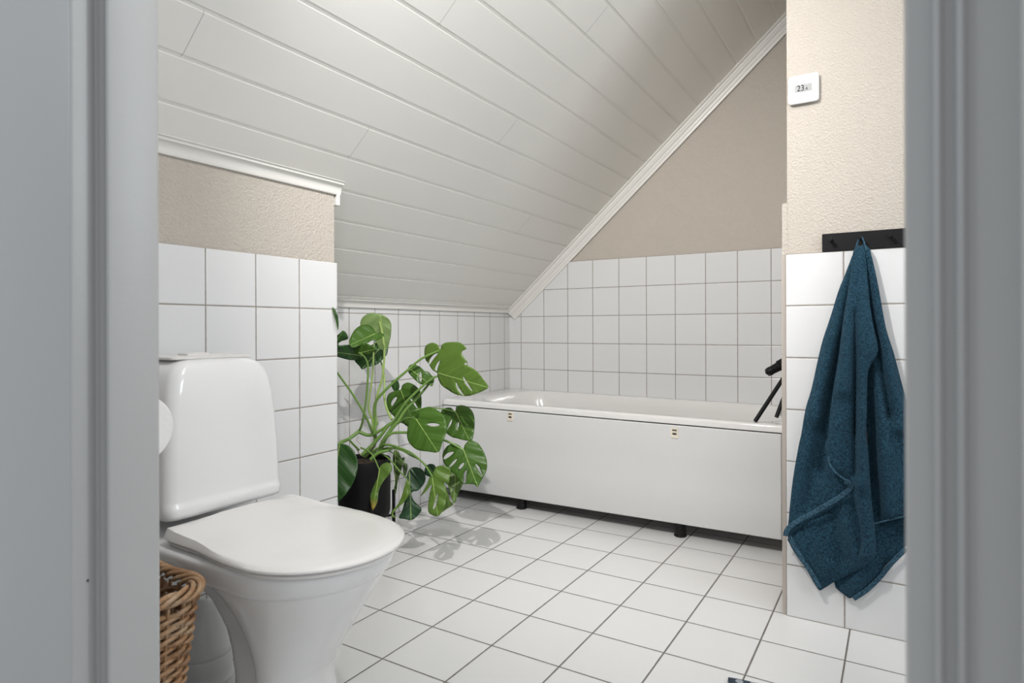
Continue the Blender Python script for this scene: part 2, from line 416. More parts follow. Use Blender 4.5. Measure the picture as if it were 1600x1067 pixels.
# front panel, a sheet with two shallow creases
prof = [(.456,.0045),(.452,.003),(.448,.003),(.336,.003),(.326,.0036),(.316,.0046),(.223,.0046),(.212,.0036),(.202,.003),(.058,.003),(.052,.0045),(.049,.009),(.049,.022),(.454,.022)]
b = MB(); PX0, PX1 = -1.926, -.366
def pr(x, e=0): return [Vector((x, 2.461+y-.003+e, z+(tz(x) if z > .3 else (-.0105*(x+1.9) if z > .1 else .0062*(x+1.93))))) for z, y in prof]
b.loft([pr(PX0,.004), pr(PX0+.006), pr(-1.2), pr(PX1-.010), pr(PX1-.003,.002), pr(PX1,.006)]); b.build('front_panel', M['panel'], tub, ang=25)
for px, pz in ((-1.531,.4295),(-.7605,.418)):
    b = MB(); b.loft([[Vector((p.x, 2.4575, p.y)) for p in rrect(px, pz, .0145, .0200, .004, 0, 4)], [Vector((p.x, 2.4615, p.y)) for p in rrect(px, pz, .0150, .0205, .004, 0, 4)]])
    cl = b.build('panel_catch', M['clip'], tub); cl['label'] = 'ivory plastic catch'
    b = MB(); b.box(px-.009,px+.009,2.4568,2.4580,pz+.0085,pz+.0140); b.box(px-.008,px+.008,2.4568,2.4580,pz-.007,pz+.001); b.build('slot', M['dark'], cl, smooth=False)
for lx, ly in ((-1.495,2.500),(-.750,2.497),(-1.495,3.0),(-.75,3.0)):
    b = MB(); n = 16
    def oc(r, z): return [Vector((lx+r*math.cos(2*PI*k/n)*(1 if k % 2 else .93), ly+r*math.sin(2*PI*k/n)*(1 if k % 2 else .93), z)) for k in range(n)]
    b.loft([oc(.025,0), oc(.026,.006), oc(.0215,.010), oc(.0215,.048), oc(.034,.052), oc(.034,.06), oc(.012,.062), oc(.012,.13)]); b.build('leg', M['blackplastic'], tub)
b = MB(); q = at_y(1209, 641, 2.95)
b.loft([[Vector((-.44+.020*math.cos(a), 2.99+.0, .463+.013*math.sin(a))) for a in [2*PI*k/20 for k in range(20)]], [Vector((-.44+.016*math.cos(a), 2.984, .463+.010*math.sin(a))) for a in [2*PI*k/20 for k in range(20)]]])
b.build('overflow_cover', M['chrome'], tub)

# black stand leaning at the tub end
st = empty('tripod_stand', (-.40, 2.62, .47), 'black stand with slanting tubular legs and a cylindrical head at the tub end', 'stand')
for a, c_, d0, d1 in (((1180,658),(1233,577),2.50,2.62), ((1213,652),(1238,585),2.60,2.66)):
    p0, p1 = at_y(a[0], a[1], d0), at_y(c_[0], c_[1], d1)
    b = MB(); b.tube([p0, p1], .0078, n=12, smooth=False); b.build('leg', M['blackmetal'], st)
p0, p1 = at_y(1199, 582, 2.56), at_y(1240, 560, 2.62)
dv = (p1-p0).normalized()
b = MB(); b.tube([p0, p0+dv*.014, p0+dv*.016, p0+dv*.05, p0+dv*.054, p1], [.0150,.0175,.0160,.0175,.022,.022], n=18, smooth=False); hd = b.build('head', M['blackmetal'], st)
b = MB(); b.tube([p0-dv*.006, p0], [.006,.006], n=10, smooth=False); b.build('stud', M['blackplastic'], hd)

# ------------------------------------------------------------------ toilet
TY = .87
toi = empty('toilet', (-1.2, TY, 0), 'white close-coupled toilet with closed lid against the tiled left wall', 'toilet')
def egg(xb, xc, xf, w, z, n=48, eb=.55, dy=0):
    pts = []
    for k in range(n):
        a = 2*PI*k/n; c, s = math.cos(a), math.sin(a)
        if c >= 0: x = xc+(xf-xc)*c; y = w*s
        else:
            x = xc-(xc-xb)*abs(c)**eb; y = w*math.copysign(abs(s)**eb, s)
        pts.append(Vector((x, TY+y+dy, z)))
    return pts
# pedestal / bowl
S = [(.000,-1.10,-1.075,-.985,.112),(.010,-1.10,-1.075,-.985,.112),(.022,-1.098,-1.075,-.992,.106),(.06,-1.092,-1.07,-1.004,.099),(.10,-1.088,-1.07,-1.012,.094),(.125,-1.085,-1.065,-1.012,.093),(.145,-1.083,-1.06,-1.003,.096),
     (.18,-1.082,-1.05,-.982,.103),(.23,-1.088,-1.045,-.948,.117),(.28,-1.115,-1.04,-.914,.134),(.32,-1.16,-1.035,-.886,.150),(.340,-1.20,-1.035,-.873,.158),(.352,-1.22,-1.035,-.866,.160)]
b = MB(); b.loft([egg(xb, xc, xf, w, z, eb=.62) for z, xb, xc, xf, w in S])
b.loft([egg(xb, xc, xf, w, z, eb=.45) for z, xb, xc, xf, w in [(.345,-1.46,-1.04,-.880,.158),(.352,-1.475,-1.035,-.866,.1665),(.360,-1.480,-1.03,-.859,.1700),(.372,-1.482,-1.03,-.855,.1715),(.386,-1.482,-1.03,-.850,.1725),(.394,-1.480,-1.03,-.852,.170),(.396,-1.476,-1.03,-.858,.165)]])
# narrower rear body behind the bowl
RB = [(0,-1.205,.086),(.012,-1.205,.084),(.03,-1.200,.078),(.12,-1.196,.078),(.18,-1.210,.078),(.215,-1.225,.079),(.235,-1.243,.080),(.268,-1.268,.085),(.31,-1.33,.098),(.352,-1.42,.120)]
b.loft([rrect((x0-1.02)/2, TY, (-1.02-x0)/2, w, .055, z, 8) for z, x0, w in RB])
b.build('bowl', M['porcelain'], toi, ang=60)
# seat ring (closed under the lid) and lid
def sst(x, a, b_): t = max(0, min(1, (x-a)/(b_-a))); return t*t*(3-2*t)
def lidring(ex, z, back=0., bev=0.):
    # outline from above: round front, slightly waisted sides, straight back; bev pulls the rear sides in
    P = []; xc = -1.005; r = .175+ex; n = 40
    for k in range(n+1):
        a = -PI/2+PI*k/n; P.append((xc+r*math.cos(a), r*math.sin(a)))
    side = [(-1.05,.1745),(-1.10,.171),(-1.135,.166),(-1.165,.1635),(-1.20,.1635),(-1.24,.1630),(-1.272+back,.159)]
    up = [(x, y+ex-bev*sst(-x, 1.06, 1.17)) for x, y in side]
    P = [(x, -y) for x, y in reversed(up)]+P+up
    return [Vector((x, TY+y, z+(.018*max(0,(-x-.98)/.3) if bev else .004*max(0,(-x-.98)/.3)))) for x, y in P]
b = MB(); b.loft([lidring(-.012,.3945), lidring(-.008,.3955), lidring(-.006,.400), lidring(-.010,.4035)]); b.build('seat', M['lid'], toi, ang=50)
b = MB(); b.loft([lidring(-.008,.4050), lidring(-.001,.4060), lidring(.001,.4085), lidring(.0005,.4115), lidring(-.003,.4140,.001,.003), lidring(-.006,.4158,.006,.042), lidring(-.010,.4172,.009,.047), lidring(-.05,.4195,.012,.047), lidring(-.10,.4200,.008,.02)]); b.build('lid', M['lid'], toi, ang=32)
for s in (-1, 1):
    b = MB(); b.loft([[Vector((-1.285+.014*math.cos(2*PI*k/16), TY+s*.085+.014*math.sin(2*PI*k/16), z)) for k in range(16)] for z in (.392,.418,.424)]); b.build('hinge', M['lid'], toi)
# tank
TK = [(.434,-1.500,-1.292,.139),(.437,-1.503,-1.286,.143),(.444,-1.505,-1.2842,.1445),(.454,-1.505,-1.2842,.1450),(.461,-1.505,-1.2852,.1450),(.467,-1.505,-1.2885,.1449),(.474,-1.505,-1.2896,.1447),(.50,-1.505,-1.2902,.1440),(.58,-1.505,-1.2925,.1408),(.64,-1.505,-1.295,.1365),(.69,-1.505,-1.298,.131),(.72,-1.505,-1.302,.125),(.740,-1.505,-1.306,.118),(.754,-1.503,-1.311,.108),(.762,-1.500,-1.317,.098),(.7675,-1.494,-1.327,.085),(.770,-1.480,-1.345,.066)]
b = MB(); b.loft([rrect((x0+x1)/2, TY, (x1-x0)/2, w, .026, z, 8) for z, x0, x1, w in TK]); b.build('tank', M['porcelain'], toi, ang=60)
b = MB(); b.loft([rrect(-1.410, .868, .066, .098, .012, .7690, 4), rrect(-1.410, .868, .068, .100, .012, .7705, 4), rrect(-1.410, .868, .068, .100, .012, .7745, 4), rrect(-1.410, .868, .065, .097, .012, .776, 4)])
fp = b.build('flush_plate', M['button'], toi)
b = MB(); b.loft([rrect(-1.415, .862, .022, .028, .006, .775, 4), rrect(-1.415, .862, .022, .028, .006, .7800, 4), rrect(-1.415, .862, .020, .026, .006, .7815, 4)]); b.build('flush_button', M['button'], fp)
# waste outlet: domed elbow in a floor collar
pc = Vector((-1.425, .885, 0))
def circ(r, z, o=pc, sx=1.): return [Vector((o.x+r*sx*math.cos(2*PI*k/32), o.y+r*math.sin(2*PI*k/32), z)) for k in range(32)]
b = MB(); b.loft([circ(.070,0), circ(.072,.006), circ(.069,.012), circ(.067,.016), circ(.068,.03), circ(.069,.060), circ(.067,.064), circ(.062,.065)]); wc = b.build('floor_collar', M['pipe'], toi)
b = MB(); b.loft([circ(.061,.06), circ(.061,.085), circ(.058,.115), circ(.050,.145), circ(.040,.165), circ(.024,.180), circ(.008,.187)]); b.build('waste_elbow', M['pipe'], toi)

# ------------------------------------------------------------------ toilet roll on its holder
rc = Vector((-1.032, .545, .675)); rc = at(222, 672, .99)
rh = empty('toilet_roll_holder', (rc.x, .456, rc.z), 'slim metal roll holder on the wall beside the door', 'roll holder')
b = MB(); b.tube([(rc.x-.13,.452,rc.z+.0138),(rc.x-.13,rc.y,rc.z+.0138),(rc.x-.01,rc.y,rc.z+.0138)], .006, n=10, sub=5); b.build('arm', M['chrome'], rh)
def xc_(r, x, n=48): return [Vector((x, rc.y+r*math.cos(2*PI*k/n), rc.z+r*math.sin(2*PI*k/n))) for k in range(n)]
b = MB(); x0, x1 = rc.x-.105, rc.x-.005
b.loft([xc_(.020,x0), xc_(.052,x0), xc_(.0545,x0+.003), xc_(.0545,x1-.003), xc_(.052,x1), xc_(.020,x1), xc_(.020,x0)], cap0=False, cap1=False)
o = b.build('toilet_roll', M['paperroll'], ang=50); setp(o, 'white toilet paper roll hanging beside the toilet tank, cut by the door frame', 'toilet paper')

# ------------------------------------------------------------------ wicker basket
bk = empty('wicker_basket', (-1.17, .565, 0), 'brown wicker basket on the floor in front of the toilet', 'basket')
BZ = .385
def bpt(t, z, off=0., ring_=None):
    f = z/BZ; hx = .088+.052*f+off; hy = .055+.036*f+off; r = .045+.01*f
    cx, cy = -1.168, .562
    # point at parameter t in [0,1) on a rounded rectangle
    per = 2*(2*(hx-r)+2*(hy-r))+2*PI*r; s_ = (t % 1.)*per
    segs = [(2*(hy-r), 'l', (hx, -(hy-r)), (0, 1)), (PI*r/2, 'a', (hx-r, hy-r), 0), (2*(hx-r), 'l', (hx-r, hy), (-1, 0)), (PI*r/2, 'a', (-(hx-r), hy-r), PI/2),
            (2*(hy-r), 'l', (-hx, hy-r), (0, -1)), (PI*r/2, 'a', (-(hx-r), -(hy-r)), PI), (2*(hx-r), 'l', (-(hx-r), -hy), (1, 0)), (PI*r/2, 'a', (hx-r, -(hy-r)), 1.5*PI)]
    for ln, ty, p, q in segs:
        if s_ <= ln:
            if ty == 'l': return Vector((cx+p[0]+q[0]*s_, cy+p[1]+q[1]*s_, z))
            a = q+s_/r; return Vector((cx+p[0]+r*math.cos(a), cy+p[1]+r*math.sin(a), z))
        s_ -= ln
    return Vector((cx+hx, cy, z))
b = MB(); NS = 30; rows = 40
for i in range(rows):
    z = .010+i*.0090; pts = []; n = NS*4
    for k in range(n+1):
        t = k/n
        pts.append(bpt(t, z+.0030*math.sin(2*PI*NS*t/2+i*PI+.7)+.0012*math.sin(i*7+t*30), .0045*math.cos(2*PI*NS*t/2+i*PI)))
    b.tube(pts, .0041+.0006*math.sin(i*2.3), n=6, smooth=False)
b.build('woven_side', M['wicker'], bk, ang=80)
b = MB()
for k in range(NS): b.tube([bpt(k/NS, 0), bpt(k/NS, BZ*.5), bpt(k/NS, BZ-.01)], .0035, n=6, smooth=False)
b.build('stakes', M['wicker'], bk)
b = MB()
for s in range(4):
    n = 120; pts = []
    for k in range(n+1):
        t = k/n; a = 2*PI*8*t+s*PI/2
        pts.append(bpt(t, BZ+.002+.0085*math.sin(a+.3*math.sin(t*40)), .0080*math.cos(a)))
    b.tube(pts, .0046, n=7, smooth=False)
b.build('braided_rim', M['wicker'], bk, ang=80)
b = MB(); b.loft([[bpt(k/40, .008, -.003) for k in range(40)], [bpt(k/40, .014, -.003) for k in range(40)]]); b.build('base', M['wicker'], bk)

# ------------------------------------------------------------------ thermostat and hook rail on the partition
YW = 1.9716
th = empty('thermostat', (-.231, YW, 1.515), 'small white square thermostat reading 23.4 high on the beige wall', 'thermostat')
def rr_y(x0, x1, z0, z1, r, y): return [Vector((p.x, y, p.y)) for p in rrect((x0+x1)/2, (z0+z1)/2, (x1-x0)/2, (z1-z0)/2, r, 0, 6)]
tx0, tx1, tz0, tz1 = -.2705, -.1905, 1.4775, 1.5575
b = MB(); b.loft([rr_y(tx0+.004,tx1-.004,tz0+.004,tz1-.004,.008,YW), rr_y(tx0+.003,tx1-.003,tz0+.003,tz1-.003,.008,YW-.009)]); b.build('back_box', M['screen'], th)
b = MB(); b.loft([rr_y(tx0,tx1,tz0,tz1,.009,YW-.009), rr_y(tx0,tx1,tz0,tz1,.009,YW-.014), rr_y(tx0+.0015,tx1-.0015,tz0+.0015,tz1-.0015,.008,YW-.0155)]); b.build('cover', M['whiteplastic'], th, ang=50)
ys = YW-.0155
b = MB(); b.loft([rr_y(-.2535,-.2075,1.508,1.530,.001,ys), rr_y(-.2535,-.2075,1.508,1.530,.001,ys-.0004)]); sc = b.build('display', M['screen'], th); 
for txt, x, z, sz in (('23', -.2472, 1.5115, .0240), ('.4', -.2270, 1.5115, .0135)):
    cu = bpy.data.curves.new('digits', 'FONT'); cu.body = txt; cu.size = sz; cu.extrude = .0001; cu.offset = 0
    tt = bpy.data.objects.new('tmp', cu); C.objects.link(tt); bpy.context.view_layer.update()
    me = bpy.data.meshes.new_from_object(tt.evaluated_get(bpy.context.evaluated_depsgraph_get())); bpy.data.objects.remove(tt)
    to = bpy.data.objects.new('digits', me); C.objects.link(to); me.materials.clear(); me.materials.append(M['digits'])
    to.rotation_euler = (PI/2, 0, 0); to.scale = (.84, 1, 1); to.parent = sc; to.location = (x, ys-.0006, z)
b = MB(); b.loft([rr_y(-.238,-.229,1.4915,1.4930,.0005,ys), rr_y(-.238,-.229,1.4915,1.4930,.0005,ys-.0003)]); b.build('brand_mark', M['screen'], th)

hr = empty('hook_rail', (-.02, YW, 1.075), 'black wall rail with small round pegs above the tiles, holding the blue towel', 'hook rail')
YR = 1.9656
b = MB(); b.loft([rr_y(-.1838,.160,1.0500,1.0995,.002,YW), rr_y(-.1838,.160,1.0500,1.0995,.002,YR-.0032), rr_y(-.1830,.1592,1.0508,1.0987,.0015,YR-.004)]); b.build('rail', M['blackmetal'], hr, ang=40)
HK = (-.161, -.0905, -.0195, .0515, .1225)
for hxx in HK:
    b = MB(); zz = 1.0800
    cc = lambda r, y: [Vector((hxx+r*math.cos(2*PI*k/20), y, zz+r*math.sin(2*PI*k/20))) for k in range(20)]
    b.loft([cc(.0042,YR-.003), cc(.0042,YR-.020), cc(.0052,YR-.021), cc(.0055,YR-.0225), cc(.0055,YR-.030), cc(.0048,YR-.0315)]); b.build('peg', M['blackmetal'], hr, ang=50)

# ------------------------------------------------------------------ towel
tw = empty('towel', (-.09, YR-.03, .5), 'dark petrol blue terry towel hanging in folds from the black hook rail', 'towel')
def T1(l): return [(1215+x/3.333, 380+y/3.333) for x, y in l]
def T2(l): return [(1215+x/3.233, 680+y/3.233) for x, y in l]
def seg_d(p, a, b_):
    ab = (b_[0]-a[0], b_[1]-a[1]); L2 = ab[0]**2+ab[1]**2+1e-9
    t = max(0, min(1, ((p[0]-a[0])*ab[0]+(p[1]-a[1])*ab[1])/L2)); q = (a[0]+ab[0]*t, a[1]+ab[1]*t)
    return math.hypot(p[0]-q[0], p[1]-q[1])
def pip(p, poly):
    c = False; n = len(poly); j = n-1
    for i in range(n):
        xi, yi = poly[i]; xj, yj = poly[j]
        if (yi > p[1]) != (yj > p[1]) and p[0] < (xj-xi)*(p[1]-yi)/(yj-yi)+xi: c = not c
        j = i
    return c
def smooth_poly(P, sub=4):
    V, _ = catmull([Vector((x, y)) for x, y in P], [0]*len(P), sub, closed=True)
    out = []
    for v in V:
        if not out or (v-Vector(out[-1])).length > .25: out.append((v.x, v.y))
    return out
def fill(outline, holes, sp):
    """triangulate an outline with holes; returns 2D verts, tris"""
    pts = list(outline); edges = [(i, (i+1) % len(outline)) for i in range(len(outline))]
    for h in holes:
        b0 = len(pts); pts += h; edges += [(b0+i, b0+(i+1) % len(h)) for i in range(len(h))]
    xs = [p[0] for p in outline]; ys = [p[1] for p in outline]
    y = min(ys); r = 0
    allp = list(pts)
    while y < max(ys):
        x = min(xs)+(sp/2 if r % 2 else 0)
        while x < max(xs):
            if pip((x, y), outline) and not any(pip((x, y), h) for h in holes):
                if all((x-q[0])**2+(y-q[1])**2 > (sp*.45)**2 for q in allp): pts.append((x, y))
            x += sp
        y += sp*.87; r += 1
    res = delaunay_2d_cdt([Vector(p) for p in pts], edges, [], 0, 1e-5)
    V = [(v.x, v.y) for v in res[0]]; T = []
    for f in res[2]:
        c = (sum(V[i][0] for i in f)/3, sum(V[i][1] for i in f)/3)
        if pip(c, outline) and not any(pip(c, h) for h in holes): T.append(tuple(f))
    return V, T
APX = (1346, 384)
def sheet(outline, base, ridges, edge=9., drop=.010, sp=5., top=None):
    o = smooth_poly(outline, 3); V, T = fill(o, [], sp); vs = []
    for p in V:
        d = min(seg_d(p, o[i], o[(i+1) % len(o)]) for i in range(len(o)))
        fall = max(0, min(1, (p[1]-384)/140.)); 
        off = base*(.35+.65*fall)+.012*(1-fall)
        for a, b_, w0, w1, hgt in ridges:
            ab = (b_[0]-a[0], b_[1]-a[1]); L2 = ab[0]**2+ab[1]**2
            t = max(0, min(1, ((p[0]-a[0])*ab[0]+(p[1]-a[1])*ab[1])/L2)); q = (a[0]+ab[0]*t, a[1]+ab[1]*t)
            dd = math.hypot(p[0]-q[0], p[1]-q[1]); w = w0+(w1-w0)*t
            off += 2.3*hgt*(.4+.6*t)*math.exp(-(dd/w)**2)
        ph = math.atan2(p[0]-1346, p[1]-300); off += .0065*fall*min(1, (p[1]-384)/300.)*math.sin(ph*(34+base*200)+base*90+1.2*math.sin(p[1]*.011))
        off -= drop*math.exp(-(d/edge)**1.5*1.6)
        off += .0022*noise.noise(Vector((p[0]*.035, p[1]*.02, base*50)))
        vs.append(at_y(p[0], p[1], YR-.006-max(off, .001)))
    return vs, T
def R1(l): return T1(l)
ridge = lambda a, b_, w0, w1, h: (a, b_, w0, w1, h)
body = MB()
# rear piece, lower right
vs, T = sheet(T2([(285,738),(345,808),(375,818),(440,772),(510,703),(560,640),(640,565),(780,430),(780,150),(480,200),(400,600)]), .012,
   [ridge(*T2([(420,560),(380,810)]), 10, 14, .006), ridge(*T2([(700,380),(520,650)]), 10, 10, -.004)]); body.add(vs, T)
# right main panel
vs, T = sheet(T1([(432,18),(475,25),(490,80),(520,220),(560,440),(600,570),(640,720),(680,860),(730,1000),(770,1067)])+T2([(760,100),(760,380),(700,395),(640,410),(560,428),(488,447),(470,300),(458,50)])+T1([(462,900),(450,700),(440,400),(420,200)]), .030,
   [ridge(*(T1([(480,60)])+T1([(640,960)])), 4, 12, .012), ridge(*(T1([(445,150)])+T1([(590,900)])), 3, 7, -.014), ridge(*(T1([(470,650)])+T2([(500,400)])), 5, 12, -.012), ridge(*(T1([(520,620)])+T2([(560,400)])), 6, 14, .010)]); body.add(vs, T)
# lower inner sheet (under the left hem)
vs, T = sheet(T2([(62,505),(62,545),(100,610),(150,680),(205,775),(230,772),(290,735),(360,700),(440,655),(470,600),(460,420),(440,200),(380,200),(300,300),(180,400)]), .030,
   [ridge(*T2([(270,330),(330,640)]), 5, 9, -.007), ridge(*T2([(330,330),(420,640)]), 6, 9, .008), ridge(*T2([(170,440),(250,660)]), 7, 12, .006), ridge(*T2([(380,330),(455,600)]), 4, 8, -.005)]); body.add(vs, T)
# left sheet ending in the curved hem
vs, T = sheet(T1([(412,20),(400,40),(360,150),(320,250),(280,380),(240,500),(215,600),(180,760),(150,860),(125,1000)])+T2([(118,10),(100,100),(80,220),(65,350),(58,430),(50,500),(58,512),(80,485),(160,432),(260,374),(335,330),(378,290),(360,200),(330,50)])+T1([(330,900),(350,600),(395,350),(410,150)]), .042,
   [ridge(*(T1([(385,110)])+T1([(190,900)])), 4, 14, .008), ridge(*(T1([(375,180)])+T2([(230,180)])), 3, 9, -.012), ridge(*(T1([(330,330)])+T2([(150,350)])), 4, 12, -.006)]); body.add(vs, T)
# front fold
vs, T = sheet(T1([(405,22),(432,18),(455,60),(468,200),(480,330),(500,450),(520,560),(470,660),(462,780),(460,900),(458,1000)])+T2([(452,60),(462,200),(472,330),(485,450),(492,560),(485,612),(440,652),(410,640),(425,520),(405,400),(386,290),(385,255),(350,228),(290,192),(262,142),(250,90),(243,45)])+T1([(266,1010),(275,900),(290,780),(320,600),(345,400),(370,250),(384,150),(390,80)]), .066,
   [ridge(*(T1([(395,120)])+T1([(330,760)])), 3, 11, .010), ridge(*(T1([(400,350)])+T2([(395,200)])), 3, 5, -.013), ridge(*(T1([(440,250)])+T2([(420,250)])), 4, 9, .010), ridge(*(T1([(420,550)])+T1([(405,1000)])), 3, 4, -.006), ridge(*(T2([(420,250)])+T2([(450,600)])), 9, 12, .006)]); body.add(vs, T)
o = body.build('cloth', M['towel'], tw, ang=80, mods=(('solid', .0045),))
def hemstrip(pts, base, r=.0042, fl=.45):
    b = MB(); b.tube([at_y(x, y, YR-.006-(base(i) if callable(base) else base)) for i, (x, y) in enumerate(pts)], r, n=10, sub=5, flat=fl); return b.build('hem', M['hem'], tw, ang=80)
def hemband(pts, wpx, off):
    # flat woven band following an edge
    V, _ = catmull([Vector(p) for p in pts], [0]*len(pts), 5)
    b = MB(); rows_ = []
    for i, p in enumerate(V):
        t = (V[min(i+1, len(V)-1)]-V[max(i-1, 0)]).normalized(); nn = Vector((t.y, -t.x))
        f_ = i/(len(V)-1); o0 = off[0]+(off[1]-off[0])*f_
        rows_.append([at_y(*(p+nn*wpx*k), YR-.006-(o0+.0004*math.sin(PI*(k+.0)))) for k in (-.1,.15,.5,.85,1.05)])
    b.loft(rows_, cap0=False, cap1=False, closed=False); return b.build('hem', M['hem'], tw, ang=80, mods=(('solid', .0016),))
hemband(T2([(52,510),(62,480),(110,440),(170,410),(260,358),(335,312),(375,275),(384,250),(368,232),(345,220)]), 7.5, (.045,.074))
hemband(T2([(345,222),(300,190),(270,150),(260,110)]), 2.5, (.074,.078))
hemband(T2([(208,778),(165,700),(105,612),(68,548),(54,512)]), -5.5, (.031,.036))
hemband(T2([(640,566),(566,640),(515,703),(445,772),(378,816)]), 7.0, (.014,.018))
hemstrip(T1([(404,30),(392,90),(387,150),(377,250),(353,400),(335,520)]), lambda i: .022+.006*i, .0016, 1.)
hemstrip(T2([(488,447),(560,428),(640,410),(720,392)]), .040, .0022, 1.)
# loop over the second peg
lp = [(1337,391),(1339,381),(1343,371.5),(1346.5,371),(1351,381),(1354,391)]
b = MB(); b.tube([at_y(x, y, YR-.026) for x, y in lp], .0021, n=8, sub=6); b.build('hanging_loop', M['hem'], tw)

# ------------------------------------------------------------------ plant stand, pot and monstera
PC = Vector((-1.722, 1.722, 0))
ps = empty('plant_stand', tuple(PC), 'black metal plant stand with slim upright legs, holding the pot in the wall niche', 'plant stand')
for k in range(4):
    a = math.radians(-32+90*k); q = PC+Vector((math.cos(a), math.sin(a), 0))*.112
    b = MB(); b.box(q.x-.005,q.x+.005,q.y-.005,q.y+.005,0,.215); b.build('leg', M['blackmetal'], ps, mods=(('bevel',.001,1),))
b = MB()
for k in range(2):
    a = math.radians(-32+90*k); dx = Vector((math.cos(a), math.sin(a), 0))
    b.tube([PC+dx*.112+Vector((0,0,.118)), PC-dx*.112+Vector((0,0,.118))], .005, n=6, smooth=False)
b.build('crossbar', M['blackmetal'], ps)
pm = empty('potted_monstera', (PC.x, PC.y, .124), 'large monstera with split green leaves in a black pot in the niche beside the bathtub', 'potted plant')
def pcirc(r, z): return [Vector((PC.x+r*math.cos(2*PI*k/48), PC.y+r*math.sin(2*PI*k/48), z)) for k in range(48)]
b = MB(); b.loft([pcirc(.074,.1245), pcirc(.084,.127), pcirc(.092,.137), pcirc(.096,.155), pcirc(.0965,.30), pcirc(.0965,.344), pcirc(.0955,.3465), pcirc(.0925,.3465), pcirc(.0915,.343), pcirc(.0905,.32)]); b.build('pot', M['pot'], pm, ang=50)
b = MB(); rs = []
for i in range(9):
    r = .0905*(1-i/9); rs.append([Vector((p.x, p.y, .326+.010*(1-r/.09)+.006*noise.noise(Vector((p.x*50, p.y*50, 0))))) for p in pcirc(max(r, .002), 0)])
b.loft(rs, cap0=False); b.build('soil', M['soil'], pm, ang=80)

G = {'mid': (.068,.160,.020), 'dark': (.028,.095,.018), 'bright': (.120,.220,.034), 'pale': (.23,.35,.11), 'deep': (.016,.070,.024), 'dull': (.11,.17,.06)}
A = lambda l: [(520+x/7.621, 470+y/7.621) for x, y in l]      # zoom windows of the photograph
Bc = lambda l: [(620+x/6.669, 520+y/6.669) for x, y in l]
P3 = lambda l: [(510+x/2.964, 470+y/2.964) for x, y in l]
E7 = lambda l: [(620+x/5.925, 640+y/5.925) for x, y in l]
def ell(cx, cy, l, w, ang, n=12):
    c, s = math.cos(ang), math.sin(ang)
    return [(cx+l*math.cos(2*PI*k/n)*c-w*math.sin(2*PI*k/n)*s, cy+l*math.cos(2*PI*k/n)*s+w*math.sin(2*PI*k/n)*c) for k in range(n)]
def leaf(outline, holes, base, tip, d0, d1, tilt, col, fold=.012, sag=.01, label=None, midrib=True, sub=3, mat='leaf'):
    """outline/holes/base/tip traced on the photo; d0, d1 depth at base and tip; tilt = depth change per metre to the right of the midrib"""
    o = smooth_poly(outline, sub); hs = [smooth_poly(h, 2) for h in holes]
    V, T = fill(o, hs, 3.6)
    ax = Vector((tip[0]-base[0], tip[1]-base[1])); L = ax.length; ax /= L; nx = Vector((-ax.y, ax.x))
    def P(p):
        r = Vector((p[0]-base[0], p[1]-base[1])); u = r.dot(ax)/L; v = r.dot(nx)/L
        dm = (d0+d1)/2; k = L*dm/FOC
        d = 1/((1/d0)+(1/d1-1/d0)*u)+tilt*v*k
        d += fold*(v*v*1.6-.15*abs(v))+sag*(u*u-u)*.6+.0035*math.sin(u*17-abs(v)*11)*min(1, abs(v)*5)
        return at(p[0], p[1], d), (u, v+.5)
    vs = []; uvs = []
    for p in V:
        q, t = P(p); vs.append(q); uvs.append(t)
    b = MB(); b.add(vs, T); ob = b.build('leaf', M[mat], pm, ang=180, mods=(('solid', .0009),))
    me = ob.data; ul = me.uv_layers.new(name='leafuv')
    for lpx in me.loops: ul.data[lpx.index].uv = uvs[lpx.vertex_index]
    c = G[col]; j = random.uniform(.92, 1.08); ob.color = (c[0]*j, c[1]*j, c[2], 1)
    if label: ob['label'] = label
    if midrib:
        pts = [P((base[0]+ax.x*L*t, base[1]+ax.y*L*t))[0]-(at(800, 513, 1)-Vector((0,0,CZ))).normalized()*.0012 for t in (0,.2,.4,.6,.78)]
        b = MB(); b.tube(pts, [.0019,.0015,.0012,.0008,.0004], n=6, sub=3); b.build('midrib', M['stemlight'], ob)
    return ob

# top cluster (behind first)
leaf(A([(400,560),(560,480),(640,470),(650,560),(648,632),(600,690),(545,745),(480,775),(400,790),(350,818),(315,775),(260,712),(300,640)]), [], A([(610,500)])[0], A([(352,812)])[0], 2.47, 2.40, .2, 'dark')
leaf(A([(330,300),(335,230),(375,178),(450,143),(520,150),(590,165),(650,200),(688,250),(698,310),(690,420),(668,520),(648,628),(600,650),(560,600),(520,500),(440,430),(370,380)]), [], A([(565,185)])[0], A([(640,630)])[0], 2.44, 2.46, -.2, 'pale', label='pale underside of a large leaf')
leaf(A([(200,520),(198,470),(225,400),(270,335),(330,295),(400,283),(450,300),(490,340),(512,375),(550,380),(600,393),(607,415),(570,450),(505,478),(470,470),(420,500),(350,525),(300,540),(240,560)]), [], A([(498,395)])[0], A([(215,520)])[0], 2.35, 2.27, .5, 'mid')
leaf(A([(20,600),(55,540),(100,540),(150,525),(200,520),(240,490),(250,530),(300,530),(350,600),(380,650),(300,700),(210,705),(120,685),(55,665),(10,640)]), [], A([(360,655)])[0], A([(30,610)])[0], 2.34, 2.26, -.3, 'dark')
leaf(A([(120,622),(200,580),(290,548),(350,510),(400,505),(470,535),(528,572),(500,602),(450,630),(390,650),(330,640),(240,640),(170,655)]), [], A([(330,620)])[0], A([(520,572)])[0], 2.30, 2.27, .4, 'mid')
